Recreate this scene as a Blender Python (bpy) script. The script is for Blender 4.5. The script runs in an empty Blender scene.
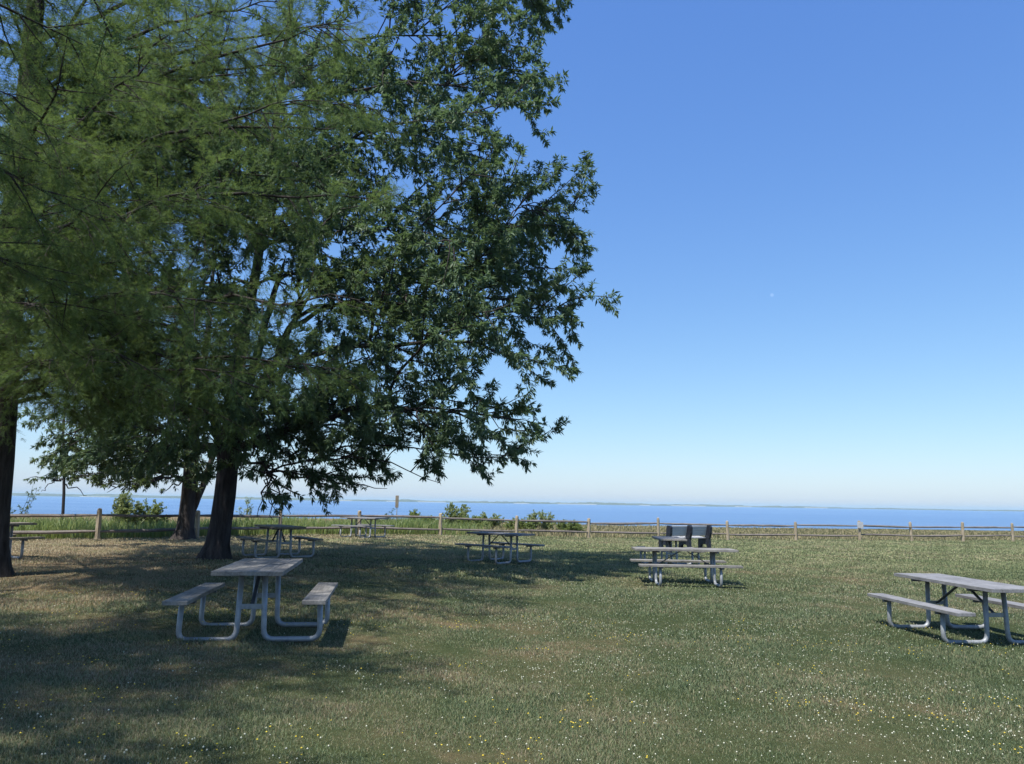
import bpy, bmesh, math, random
import numpy as np

random.seed(11)
RNG = np.random.default_rng(7)
SC = bpy.context.scene
COL = SC.collection
R = math.radians
EYE = 1.5875

# ------------------------------------------------------------------ tagging
def tag(o, label=None, cat=None, group=None, kind=None):
    if label: o['label'] = label
    if cat: o['category'] = cat
    if group: o['group'] = group
    if kind: o['kind'] = kind
    return o

def empty(name, loc, rz=0.0):
    o = bpy.data.objects.new(name, None)
    o.location = loc
    o.rotation_euler = (0, 0, rz)
    o.empty_display_size = 0.2
    COL.objects.link(o)
    return o

def link_mesh(name, me, mat=None, parent=None):
    o = bpy.data.objects.new(name, me)
    if mat: me.materials.append(mat)
    COL.objects.link(o)
    if parent: o.parent = parent
    return o

def copy_tree(o, parent=None):
    c = o.copy()
    COL.objects.link(c)
    if parent: c.parent = parent
    for ch in [x for x in bpy.data.objects if x.parent == o]:
        copy_tree(ch, c)
    return c

def raw_mesh(name, V, F, smooth=False, rnd=None):
    """V (n,3) floats, F (m,k) indices -> mesh"""
    V = np.asarray(V, np.float32); F = np.asarray(F, np.int32)
    me = bpy.data.meshes.new(name)
    me.vertices.add(len(V)); me.vertices.foreach_set('co', V.ravel())
    k = F.shape[1]
    me.loops.add(F.size); me.loops.foreach_set('vertex_index', F.ravel())
    me.polygons.add(len(F))
    me.polygons.foreach_set('loop_start', np.arange(0, F.size, k, dtype=np.int32))
    if smooth:
        me.polygons.foreach_set('use_smooth', np.ones(len(F), bool))
    me.update(calc_edges=True)
    if rnd is not None:
        a = me.attributes.new('rnd', 'FLOAT', 'POINT')
        a.data.foreach_set('value', np.asarray(rnd, np.float32))
    return me

class MB:
    """collects boxes, tubes and slabs and builds ONE mesh"""
    def __init__(s): s.V = []; s.F = []; s.n = 0
    def add(s, V, F):
        s.V.append(np.asarray(V, float)); s.F += [tuple(i + s.n for i in f) for f in F]; s.n += len(V)
    def box(s, c, d, rot=None, b=0.006):
        """chamfered box, centre c, size d, optional 3x3 rot"""
        bm = bmesh.new(); bmesh.ops.create_cube(bm, size=1)
        bmesh.ops.scale(bm, vec=d, verts=bm.verts)
        if b: bmesh.ops.bevel(bm, geom=bm.edges[:], offset=b, segments=1, affect='EDGES')
        bm.verts.index_update()
        V = np.array([v.co[:] for v in bm.verts])
        F = [tuple(v.index for v in f.verts) for f in bm.faces]
        bm.free()
        if rot is not None: V = V @ np.asarray(rot).T
        s.add(V + np.asarray(c), F)
    def tube(s, pts, rad, n=10, cap=True, wob=0.0):
        V, F, m = tube_arrays(pts, rad, n, wob)
        F = [tuple(f) for f in F]
        if cap:
            F.append(tuple(range(n))[::-1]); F.append(tuple(range((m - 1) * n, m * n)))
        s.add(V, F)
    def build(s, name, mat, parent=None, smooth=False):
        me = bpy.data.meshes.new(name)
        me.from_pydata(np.concatenate(s.V).tolist(), [], s.F)
        me.update()
        if smooth:
            me.polygons.foreach_set('use_smooth', np.ones(len(me.polygons), bool))
        return link_mesh(name, me, mat, parent)

def tube_arrays(pts, rad, n, wob=0.0):
    P = np.asarray(pts, float); m = len(P)
    r = np.broadcast_to(np.asarray(rad, float), (m,))
    T = np.gradient(P, axis=0); T /= np.linalg.norm(T, axis=1, keepdims=True) + 1e-9
    ref = np.array([0, 0, 1.0]) if abs(T[0, 2]) < .8 else np.array([1.0, 0, 0])
    A = np.cross(T, ref); A /= np.linalg.norm(A, axis=1, keepdims=True) + 1e-9
    for i in range(1, m):                     # keep frames aligned
        a = A[i - 1] - T[i] * (A[i - 1] @ T[i]); A[i] = a / (np.linalg.norm(a) + 1e-9)
    B = np.cross(T, A)
    th = np.linspace(0, 2 * np.pi, n, endpoint=False)
    rr = r[:, None] * (1 + (wob * RNG.normal(size=(m, n)) if wob else 0))
    V = P[:, None] + rr[..., None] * (np.cos(th)[None, :, None] * A[:, None] + np.sin(th)[None, :, None] * B[:, None])
    i = np.arange(m - 1)[:, None] * n; j = np.arange(n)[None]
    F = np.stack([i + j, i + (j + 1) % n, i + n + (j + 1) % n, i + n + j], -1).reshape(-1, 4)
    return V.reshape(-1, 3), F, m

# ------------------------------------------------------------------ materials
class NT:
    def __init__(s, name):
        s.m = bpy.data.materials.new(name); s.m.use_nodes = True
        s.t = s.m.node_tree; s.b = s.t.nodes['Principled BSDF']; s.out = s.t.nodes['Material Output']
    def n(s, typ, **kw):
        nd = s.t.nodes.new(typ)
        for k, v in kw.items():
            if k in nd.inputs: nd.inputs[k].default_value = v
            else: setattr(nd, k, v)
        return nd
    def l(s, a, b): s.t.links.new(a, b)
    def ramp(s, fac, stops):
        r = s.n('ShaderNodeValToRGB'); e = r.color_ramp.elements
        while len(e) < len(stops): e.new(.5)
        for q, (p, c) in zip(e, stops):
            q.position = p; q.color = (*c, 1) if len(c) == 3 else c
        s.l(fac, r.inputs[0]); return r.outputs[0]
    def noise(s, scale, detail=4, rough=.6, vec=None):
        q = s.n('ShaderNodeTexNoise', Scale=scale, Detail=detail, Roughness=rough)
        if vec is not None: s.l(vec, q.inputs['Vector'])
        return q.outputs[0]
    def pos(s): return s.n('ShaderNodeNewGeometry').outputs['Position']
    def obj(s): return s.n('ShaderNodeTexCoord').outputs['Object']
    def scale(s, vec, v):
        q = s.n('ShaderNodeVectorMath', operation='MULTIPLY'); s.l(vec, q.inputs[0]); q.inputs[1].default_value = v
        return q.outputs[0]
    def mix(s, fac, a, b, mode='MIX'):
        q = s.n('ShaderNodeMix', data_type='RGBA', blend_type=mode)
        for v, i in ((fac, 0), (a, 6), (b, 7)):
            if hasattr(v, 'links'): s.l(v, q.inputs[i])
            else: q.inputs[i].default_value = v if i == 0 else (*v, 1)
        return q.outputs[2]
    def math(s, op, a, b=0.0, clamp=False):
        q = s.n('ShaderNodeMath', operation=op); q.use_clamp = clamp
        for i, v in enumerate((a, b)):
            if hasattr(v, 'links'): s.l(v, q.inputs[i])
            else: q.inputs[i].default_value = v
        return q.outputs[0]
    def bump(s, h, strength=.4, dist=.02):
        q = s.n('ShaderNodeBump', Strength=strength, Distance=dist); s.l(h, q.inputs['Height'])
        s.l(q.outputs[0], s.b.inputs['Normal'])
    def col(s, c):
        if hasattr(c, 'links'): s.l(c, s.b.inputs['Base Color'])
        else: s.b.inputs['Base Color'].default_value = (*c, 1)
    def set(s, **kw):
        for k, v in kw.items(): s.b.inputs[k.replace('_', ' ')].default_value = v
        return s

def wood_mat(name, c0, c1, c2, grain=(3, 60, 60), rough=.85):
    m = NT(name); v = m.scale(m.obj(), grain)
    a = m.noise(1.0, 5, .65, v); b = m.noise(2.2, 3, .5, m.obj())
    c = m.noise(9, 4, .75, m.obj())
    f = m.math('ADD', m.math('ADD', m.math('MULTIPLY', a, .55), m.math('MULTIPLY', b, .4)), m.math('MULTIPLY', m.math('ADD', c, -.5), .35)); f = m.math('ADD', f, .03)
    m.col(m.ramp(f, [(.32, c0), (.52, c1), (.72, c2)]))
    m.set(Roughness=rough); m.b.inputs['Specular IOR Level'].default_value = .25
    m.bump(a, .5, .004)
    return m.m

def metal_mat(name, c, rough=.45, metal=.55):
    m = NT(name); a = m.noise(9, 5, .7, m.obj())
    m.col(m.ramp(a, [(.35, tuple(x * .72 for x in c)), (.6, c), (.8, tuple(min(1, x * 1.15) for x in c))]))
    m.set(Roughness=rough, Metallic=metal); m.bump(a, .15, .002)
    return m.m

M_TOP = wood_mat('weathered_boards', (.085, .08, .074), (.20, .193, .180), (.31, .30, .28), (45, 2.2, 45))
M_TOP_TAN = wood_mat('tan_boards', (.12, .10, .075), (.23, .20, .155), (.33, .29, .225), (45, 2.2, 45))
M_TOP_DARK = wood_mat('dark_boards', (.10, .10, .106), (.195, .197, .205), (.29, .291, .30), (45, 2.2, 45))
M_STEEL = metal_mat('galvanised_steel', (.30, .32, .345), .5, .25)
M_DSTEEL = metal_mat('dark_steel', (.10, .11, .13), .55, .4)
M_RAIL = wood_mat('weathered_rail', (.10, .087, .079), (.18, .157, .143), (.26, .23, .21), (2, 40, 40))
M_POST = wood_mat('cedar_post', (.21, .17, .115), (.35, .29, .205), (.47, .40, .30), (40, 40, 3))
M_NAVY = metal_mat('dark_recycled_plastic', (.016, .019, .03), .5, 0)
M_SLAT = wood_mat('grey_plastic_slats', (.42, .42, .43), (.50, .50, .51), (.55, .55, .56), (2, 20, 90), .6)

def ground_colour(m, p):
    """lawn colour from world position: green, dry thatch, bare patches"""
    flat = m.scale(p, (1, 1, 0))
    sx = m.n('ShaderNodeSeparateXYZ'); m.l(p, sx.inputs[0])
    big = m.noise(.16, 4, .6, flat); mid = m.noise(.9, 5, .65, flat); fine = m.noise(7, 4, .7, flat)
    bx = m.math('MAXIMUM', m.math('MINIMUM', m.math('MULTIPLY', m.math('ADD', sx.outputs[0], 3.0), -.026), .24), -.12)          # worn and browner under the trees
    far = m.math('MULTIPLY', m.math('ADD', sx.outputs[1], -14.0), .0018, True)
    f = m.math('ADD', m.math('ADD', m.math('MULTIPLY', big, .70), m.math('MULTIPLY', mid, .85)), m.math('ADD', m.math('MULTIPLY', fine, .16), -.175))
    f = m.math('ADD', m.math('ADD', f, bx), far)
    return m, f

def lawn_material():
    m = NT('lawn_soil'); p = m.pos(); m, f = ground_colour(m, p)
    c = m.ramp(f, [(.5, (.055, .07, .029)), (.64, (.08, .086, .04)), (.78, (.14, .112, .06)), (.93, (.21, .155, .09))])
    fn = m.noise(55, 3, .7, p)
    c = m.mix(.5, c, m.ramp(fn, [(.3, (.35, .35, .35)), (.7, (1, 1, 1))]), 'MULTIPLY')
    m.col(c); m.set(Roughness=1.0); m.b.inputs['Specular IOR Level'].default_value = .05
    m.bump(fn, .7, .03)
    return m.m

def grass_material():
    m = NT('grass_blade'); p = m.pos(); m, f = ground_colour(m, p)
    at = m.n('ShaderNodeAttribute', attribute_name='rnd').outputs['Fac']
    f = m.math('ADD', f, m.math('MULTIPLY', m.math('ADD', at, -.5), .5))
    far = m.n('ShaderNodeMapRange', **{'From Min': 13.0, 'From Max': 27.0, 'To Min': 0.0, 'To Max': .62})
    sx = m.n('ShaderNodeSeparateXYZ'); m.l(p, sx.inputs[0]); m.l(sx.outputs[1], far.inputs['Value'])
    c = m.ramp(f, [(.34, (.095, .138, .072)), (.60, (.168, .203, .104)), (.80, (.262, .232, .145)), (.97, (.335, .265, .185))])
    c = m.mix(far.outputs[0], c, m.ramp(f, [(.4, (.27, .31, .14)), (.7, (.37, .37, .185)), (.95, (.45, .40, .26))]))    # drier far turf, with grazing sunlit brightness painted into its colour
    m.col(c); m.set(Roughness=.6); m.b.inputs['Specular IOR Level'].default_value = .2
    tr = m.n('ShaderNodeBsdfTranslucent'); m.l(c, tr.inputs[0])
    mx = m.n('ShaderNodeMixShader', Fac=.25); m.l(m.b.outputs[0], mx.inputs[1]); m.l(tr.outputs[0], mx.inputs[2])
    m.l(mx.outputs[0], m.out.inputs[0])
    return m.m

def leaf_material(name, stops, trans=.3, tcol=(.13, .2, .03), rough=.45, spec=.4):
    m = NT(name)
    at = m.n('ShaderNodeAttribute', attribute_name='rnd').outputs['Fac']
    big = m.noise(.55, 3, .6, m.pos())
    f = m.math('ADD', m.math('MULTIPLY', at, .6), m.math('MULTIPLY', big, .5))
    c = m.ramp(f, stops)
    m.col(c); m.set(Roughness=rough); m.b.inputs['Specular IOR Level'].default_value = spec
    tr = m.n('ShaderNodeBsdfTranslucent'); m.l(m.mix(.5, c, tcol), tr.inputs[0])
    mx = m.n('ShaderNodeMixShader', Fac=trans); m.l(m.b.outputs[0], mx.inputs[1]); m.l(tr.outputs[0], mx.inputs[2])
    m.l(mx.outputs[0], m.out.inputs[0])
    return m.m

def bark_material(name, c0, c1, c2):
    m = NT(name); v = m.scale(m.obj(), (9, 9, 1.3))
    a = m.noise(1.6, 6, .7, v); b = m.noise(.9, 3, .5, m.obj())
    m.col(m.ramp(m.math('ADD', m.math('MULTIPLY', a, .8), m.math('MULTIPLY', b, .2)), [(.35, c0), (.52, c1), (.7, c2)]))
    m.set(Roughness=.95); m.b.inputs['Specular IOR Level'].default_value = .15
    m.bump(a, 1.0, .05)
    return m.m

M_LAWN = lawn_material(); M_GRASS = grass_material()
M_BARK = bark_material('grey_bark', (.022, .019, .02), (.055, .048, .05), (.10, .09, .09))
M_BARK2 = bark_material('brown_bark', (.025, .021, .02), (.06, .052, .05), (.11, .097, .092))
M_TWIG = bark_material('twig_bark', (.05, .042, .032), (.09, .08, .065), (.13, .12, .10))
M_LEAF = leaf_material('broad_leaf', [(.25, (.058, .104, .064)), (.5, (.085, .142, .083)), (.75, (.115, .175, .096)), (.95, (.165, .215, .115))], .36, (.21, .32, .09), rough=.5, spec=.3)
M_LEAF2 = leaf_material('far_leaf', [(.25, (.05, .085, .035)), (.55, (.08, .125, .05)), (.9, (.13, .17, .07))], .38, (.17, .23, .05))
M_FEATHER = leaf_material('feathery_needles', [(.25, (.056, .102, .042)), (.5, (.082, .138, .053)), (.75, (.115, .172, .063)), (.95, (.16, .212, .085))], .42, (.24, .34, .07), .6, .15)
M_SHRUB = leaf_material('shrub_leaf', [(.25, (.19, .24, .09)), (.55, (.27, .33, .125)), (.9, (.36, .39, .18))], .35, (.33, .38, .11))
M_WEED = leaf_material('weed_leaf', [(.25, (.14, .20, .065)), (.5, (.20, .265, .085)), (.75, (.25, .30, .105)), (.95, (.33, .32, .15))], .42, (.34, .40, .09))
M_DRY = leaf_material('dry_grass_stalk', [(.25, (.17, .18, .08)), (.5, (.26, .235, .125)), (.75, (.33, .28, .17)), (.95, (.42, .35, .23))], .2, (.25, .2, .1), .8, .1)

# ------------------------------------------------------------------ terrain
def ground_z(x, y):
    x = np.asarray(x, float); y = np.asarray(y, float)
    z = -.16 * np.tanh((x + 1) / 5)
    z = z + .018 * np.sin(x * .9 + .4 * y) * np.sin(y * .55 + .2 * x) * np.clip((y - 2) / 6, 0, 1)
    edge = 61 + 2.2 * np.sin(x * .045) + 1.1 * np.sin(x * .19 + 1) + .05 * x.clip(-60, 80)
    t = np.clip((y - edge) / 11.0, 0, 1); t = t * t * (3 - 2 * t)
    return z - 8.5 * t
def gz(x, y): return float(ground_z(x, y))

def build_terrain():
    xs = np.concatenate([[-3000, -1200, -500, -250, -150, -100, -80], np.arange(-60, 90.1, .75), [110, 140, 180, 250, 500, 1200, 3000]])
    ys = np.concatenate([[-2000, -600, -200, -80, -40, -20, -10], np.arange(-5, 80.1, .75), [90, 110]])
    X, Y = np.meshgrid(xs, ys); Z = ground_z(X, Y)
    V = np.stack([X, Y, Z], -1).reshape(-1, 3); w = len(xs)
    i = np.arange(len(ys) - 1)[:, None] * w; j = np.arange(w - 1)[None]
    F = np.stack([i + j, i + j + 1, i + w + j + 1, i + w + j], -1).reshape(-1, 4)
    o = link_mesh('lawn', raw_mesh('lawn', V, F, True), M_LAWN)
    tag(o, kind='structure', label='dry green lawn sloping to the bluff edge')

def build_water():
    m = NT('bay_water'); p = m.pos()
    big = m.math('ADD', m.math('MULTIPLY', m.noise(1.0, 4, .6, m.scale(p, (.0010, .008, 0))), .65), m.math('MULTIPLY', m.noise(1.0, 4, .65, m.scale(p, (.012, .05, 0))), .35))
    m.col(m.ramp(big, [(.34, (.078, .165, .31)), (.5, (.108, .205, .36)), (.66, (.15, .25, .40))]))
    m.set(Roughness=.35, IOR=1.33); m.b.inputs['Specular IOR Level'].default_value = .5
    w = m.noise(1.0, 6, .7, m.scale(p, (.25, .6, 0)))
    m.bump(w, 1.0, 1.6)
    V = [(-9000, 66, -6), (9000, 66, -6), (9000, 12000, -6), (-9000, 12000, -6)]
    tag(link_mesh('water', raw_mesh('water', V, [(0, 1, 2, 3)]), m.m), 'blue bay water reaching the far shore', kind='structure')

def build_far_shore():
    m = NT('far_woods'); p = m.pos()
    m.col(m.ramp(m.noise(.02, 4, .7, p), [(.35, (.045, .065, .04)), (.65, (.10, .12, .065))])); m.set(Roughness=1)
    rng = np.random.default_rng(3)
    xs = np.arange(-5200, 5200, 14.0); n = len(xs)
    h = 9 + 2.2 * np.sin(xs * .0021) + 1.6 * np.sin(xs * .011 + 2) + rng.normal(0, 2.2, n)
    h = np.convolve(h, [.25, .5, .25], 'same') * np.clip(1.15 - (xs + 800) / 5200, .45, 1.2)
    yb = 4300 + 160 * np.sin(xs * .0016) + 60 * np.sin(xs * .007)
    rows = [(0, 0, .0), (6, .75, 1), (40, 1.0, 1), (300, 1.05, 1), (420, 0, 0)]
    V = np.concatenate([np.stack([xs, yb + dy, -6.5 + h * f + (rng.normal(0, 1.2, n) if k else 0)], -1) for dy, f, k in rows])
    i = np.arange(len(rows) - 1)[:, None] * n; j = np.arange(n - 1)[None]
    F = np.stack([i + j, i + j + 1, i + n + j + 1, i + n + j], -1).reshape(-1, 4)
    tag(link_mesh('far_shore', raw_mesh('far_shore', V, F), m.m), 'low wooded far shore across the bay', kind='structure')
    mb = MB()
    for x, l in [(-900, 120), (-640, 60), (-420, 150), (60, 90), (380, 220), (760, 60), (1000, 260), (1330, 90), (-1500, 200), (-2300, 260), (1700, 120)]:
        y = 4300 + 160 * math.sin(x * .0016) + 60 * math.sin(x * .007) - 14
        mb.box((x, y, -5.2), (l, 22, 3.6), b=.8)
    s = NT('pale_sand'); s.col(s.ramp(s.noise(.05, 3, .6, s.pos()), [(.3, (.45, .41, .33)), (.7, (.62, .58, .5))])); s.set(Roughness=1)
    tag(mb.build('beach', s.m), 'pale sandy beach strips at the foot of the far shore', kind='structure')

# ------------------------------------------------------------------ picnic tables
def round_path(pts, rad, k=5):
    out = [np.array(pts[0], float)]
    for a, b, c in zip(pts[:-2], pts[1:-1], pts[2:]):
        a, b, c = map(lambda q: np.array(q, float), (a, b, c))
        p = b + (a - b) / np.linalg.norm(a - b) * rad; q = b + (c - b) / np.linalg.norm(c - b) * rad
        for t in np.linspace(0, 1, k + 1):
            out.append((1 - t) ** 2 * p + 2 * t * (1 - t) * b + t * t * q)
    out.append(np.array(pts[-1], float)); return out

def rot_y(a): c, s = math.cos(a), math.sin(a); return np.array([[c, 0, s], [0, 1, 0], [-s, 0, c]])

def plank_slab(u_len, v0, v1, z_top, thick, count, seed):
    """boards side by side along the local Y axis, small gaps, slight unevenness"""
    r = random.Random(seed); mb = MB(); w = (v1 - v0) / count
    for i in range(count):
        c = v0 + w * (i + .5); e = r.uniform(-.006, .006)
        mb.box((c, e, z_top - thick / 2 + r.uniform(-.0015, .0015)), (w - .003, u_len + r.uniform(-.008, .008), thick), b=.0025)
    return mb

def make_table(L, F, top_mat, steel, seed, clumps=()):
    root = empty('picnic_table', (0, 0, 0))
    dz = .0 if F > .55 else .03
    plank_slab(L, -.3675, .3675, .76 + dz, .045, 5, seed).build('tabletop', top_mat, root)
    for s in (-1, 1):
        plank_slab(L * (.97 if F > .55 else 1), s * .70 - .125, s * .70 + .125, .46 + dz, .042, 1, seed + 5 * s).build('seat', top_mat, root)
    for e in (-F, F):
        for s in (-1, 1):
            p = round_path([(s * .73, e, .41 + dz), (s * .745, e, .032), (s * .145, e, .032), (s * .125, e, .705 + dz)], .11)
            mb = MB(); mb.tube(p, .030, 12); mb.build('leg', steel, root, True)
        b = MB(); b.box((0, e, .38), (.25, .012, .055), b=.002); b.build('crossbar', steel, root)
        b = MB(); b.box((0, e + .036, .697 + dz), (.68, .05, .034), b=.003); b.build('top_bracket', M_DSTEEL, root)
        for s in (-1, 1):
            b = MB(); b.box((s * .70, e + .02, .4 + dz), (.22, .06, .032), b=.003); b.build('seat_bracket', M_DSTEEL, root)
        sg = -1 if e > 0 else 1
        a = np.array([0, e + sg * .012, .38]); d = np.array([0, sg * .07 if F < .4 else e * .12, .70 + dz])
        v = d - a; ln = np.linalg.norm(v); ang = math.atan2(v[1], v[2])
        c, s_ = math.cos(ang), math.sin(ang)
        rx = np.array([[1, 0, 0], [0, c, s_], [0, -s_, c]])
        b = MB(); b.box((a + d) / 2, (.04, .018, ln), rx, b=.002); b.build('brace', M_DSTEEL, root)
    return root

GT = 'steel legged picnic tables on the lawn'
TABLES = [  # x, y, theta, long?, top, label
    (-2.89, 9.188, -.150, 0, M_TOP, 'nearest picnic table, grey boards seen end on, standing in front of the big tree trunk'),
    (6.37, 11.057, -.069, 1, M_TOP_DARK, 'long bluish grey picnic table cut off by the right edge of the photo'),
    (3.81, 17.15, 1.598, 1, M_TOP, 'long picnic table seen side on, hiding a smaller one in front of the dark bench'),
    (4.52, 22.2, .06, 0, M_TOP, 'pale topped picnic table seen end on between the side on table and the dark bench'),
    (-5.898, 20.006, -.616, 0, M_TOP_TAN, 'tan topped picnic table just right of the big tree trunk, behind the nearest table'),
    (-5.819, 31.0, -1.029, 0, M_TOP_DARK, 'dark topped picnic table close to the fence under hanging leaves'),
    (-11.75, 17.5, .6, 0, M_TOP_TAN, 'picnic table at far left, mostly hidden by the dark trunk at the edge'),
    (-.261, 21.464, -.877, 0, M_TOP_DARK, 'dark bluish picnic table alone in mid lawn, left of the side on table'),
]
def build_tables():
    protos = {}
    for i, (x, y, th, lng, mat, lab) in enumerate(TABLES):
        key = (lng, mat.name)
        if key in protos: t = copy_tree(protos[key])
        else: t = protos[key] = make_table(2.2 if lng else 1.84, .63 if lng else .5, mat, M_STEEL, 20 + i)
        t.location = (x, y, gz(x, y) - .008); t.rotation_euler = (0, 0, -th)
        tag(t, lab, 'picnic table', GT)

# ------------------------------------------------------------------ bench with dark ends
def build_bench():
    x, y = 7.02, 31.2
    root = empty('park_bench', (x, y, gz(x, y) - .005), R(30))
    tag(root, 'dark navy park bench with grey slats seen from behind, facing the bay', 'bench')
    L = 2.1
    prof = [(-.30, .0), (-.17, .0), (-.12, .16), (.03, .19), (.17, .16), (.22, .0), (.35, .0), (.33, .40), (.36, .44), (.33, .48), (.0, .43),
            (-.10, .55), (-.14, .86), (-.19, .93), (-.31, .93), (-.37, .86), (-.35, .62), (-.27, .40)]
    for sx in (-L / 2, 0, L / 2):
        bm = bmesh.new(); w = .11
        f = bm.faces.new([bm.verts.new((sx - w / 2, p[0], p[1])) for p in prof])
        g = bmesh.ops.extrude_face_region(bm, geom=[f])
        bmesh.ops.translate(bm, vec=(w, 0, 0), verts=[v for v in g['geom'] if isinstance(v, bmesh.types.BMVert)])
        bmesh.ops.recalc_face_normals(bm, faces=bm.faces[:])
        me = bpy.data.meshes.new('side_frame'); bm.to_mesh(me); bm.free()
        link_mesh('side_frame', me, M_NAVY, root)
    for a, b in ((-L / 2, 0), (0, L / 2)):
        c, w = (a + b) / 2, L / 2 - .115
        s = MB()
        for k in range(4): s.box((c, .26 - k * .105, .47 - k * .012), (w, .095, .035), b=.006)
        s.build('seat', M_SLAT, root)
        s = MB(); cs, sn = math.cos(.2), math.sin(.2); rx = np.array([[1, 0, 0], [0, cs, -sn], [0, sn, cs]])
        for k in range(4): s.box((c, -.10 - k * .021, .57 + k * .098), (w, .034, .0965), rx, b=.006)
        s.build('backrest', M_SLAT, root)

# ------------------------------------------------------------------ split rail fence
POSTS = [(-23.4, 21.4), (-20.1, 22.3), (-16.7, 23.6), (-13.38, 25.41), (-11.2, 28.0), (-9.0, 30.6), (-6.35, 33.0), (-3.07, 34.6), (.3, 36.4), (3.86, 38.3), (7.56, 39.7),
         (11.2, 40.1), (14.88, 40.62), (18.31, 40.85), (21.54, 41.84), (24.87, 42.85), (28.02, 43.48), (31.2, 44.2), (34.5, 45.0)]
def build_fence():
    r = random.Random(5)
    root = empty('split_rail_fence', (POSTS[0][0], POSTS[0][1], gz(*POSTS[0])))
    tag(root, 'two rail split rail timber fence along the edge of the lawn', 'fence')
    o = np.array(root.location)
    tops = []
    for x, y in POSTS:
        h = r.uniform(.96, 1.07); z = gz(x, y); lean = np.array([r.uniform(-.025, .025), r.uniform(-.03, .03)])
        mb = MB(); ln = []
        for t in (0, .12, .5, .9, .975, 1):
            ln.append((x + lean[0] * t - o[0], y + lean[1] * t - o[1], z - .1 + (h + .1) * t - o[2]))
        rad = np.array([.088, .085, .08, .078, .07, .035]) * r.uniform(.9, 1.08)
        mb.tube(ln, rad, 7, True, .06); mb.build('post', M_POST, root)
        tops.append((x, y, z, h))
    for (x0, y0, z0, h0), (x1, y1, z1, h1) in zip(tops[:-1], tops[1:]):
        for hz in (.30, .77):
            a = np.array([x0, y0, z0 + hz + r.uniform(-.035, .035)]) - o; b = np.array([x1, y1, z1 + hz + r.uniform(-.035, .035)]) - o
            d = (b - a); d /= np.linalg.norm(d); a = a - d * .05; b = b + d * .05
            off = np.array([0, r.uniform(-.03, .03), 0])
            ts = np.linspace(0, 1, 9); sag = r.uniform(-.02, .03)
            P = [a + (b - a) * t + off + np.array([0, 0, -sag * math.sin(math.pi * t) + r.uniform(-.006, .006)]) for t in ts]
            rad = np.array([.035, .052, .058, .06, .06, .06, .057, .05, .034]) * r.uniform(.82, 1.05)
            mb = MB(); mb.tube(P, rad, 6, True, .07); mb.build('rail', M_RAIL, root)
    # notice on the thirteenth post seen
    x, y = 18.31, 40.72; z = gz(x, y)
    s = empty('notice_sign', (x, y, z + .62)); tag(s, 'small white square notice fixed to a fence post at right', 'sign')
    m = NT('notice_white'); m.col(m.ramp(m.noise(6, 3, .6, m.obj()), [(.3, (.34, .345, .36)), (.7, (.48, .485, .49))])); m.set(Roughness=.5)
    b = MB(); b.box((0, -.02, .20), (.31, .012, .32), b=.004); b.build('panel', m.m, s)
    b = MB(); b.box((0, .015, .2), (.05, .05, .40), b=.004); b.build('batten', M_POST, s)

def build_pole_sign():
    x, y = -5.24, 36.0; z = gz(x, y)
    root = empty('pole_sign', (x, y, z)); tag(root, 'narrow tan sign box on a thin pole behind the fence', 'sign')
    b = MB(); b.tube([(0, 0, -.1), (0, 0, .8), (.01, 0, 1.7)], .022, 8); b.build('pole', M_STEEL, root, True)
    b = MB(); b.box((.0, -.03, 1.42), (.15, .03, .56), b=.008); b.build('panel', M_TOP_TAN, root)

# ------------------------------------------------------------------ trees
def unit(v): return v / (np.linalg.norm(v) + 1e-9)

class Wood:
    def __init__(s): s.V = []; s.F = []; s.n = 0
    def tube(s, P, r, n):
        V, F, m = tube_arrays(P, r, n); s.V.append(V); s.F.append(F + s.n); s.n += len(V)
    def build(s, name, mat, parent):
        return link_mesh(name, raw_mesh(name, np.concatenate(s.V), np.concatenate(s.F), True), mat, parent)

def curve_to(a, b, up, n, jit, rng, bow=None):
    """limb from a to b that first climbs (up) and then reaches out"""
    a, b = np.array(a, float), np.array(b, float); d = b - a; L = np.linalg.norm(d)
    c1 = a + d * .25 + np.array([0, 0, up * L]); c2 = a + d * .7 + np.array([0, 0, up * L * .75])
    if bow is not None: c1 = c1 + bow; c2 = c2 + bow * .6
    t = np.linspace(0, 1, n)[:, None]
    P = (1 - t) ** 3 * a + 3 * t * (1 - t) ** 2 * c1 + 3 * t * t * (1 - t) * c2 + t ** 3 * b
    J = rng.normal(0, jit, (n, 3)); J = np.cumsum(J, 0); J -= t * J[-1]; J[0] = 0
    return P + J

def side_dir(T, rng, ang, flat=.6):
    """direction leaving axis T at angle ang, mostly sideways"""
    q = rng.normal(size=3); q[2] *= flat
    q = unit(q - T * (q @ T))
    return unit(T * math.cos(ang) + q * math.sin(ang))

def shoot(p, d, L, n, droop, jit, rng):
    P = [p]; st = L / (n - 1)
    for i in range(n - 1):
        d = unit(d + np.array([0, 0, -droop * st]) + rng.normal(0, jit, 3)); P.append(P[-1] + d * st)
    return np.array(P)

def at_poly(P, t):
    x = t * (len(P) - 1); i = min(int(x), len(P) - 2); f = x - i
    return P[i] * (1 - f) + P[i + 1] * f, unit(P[i + 1] - P[i])

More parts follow.
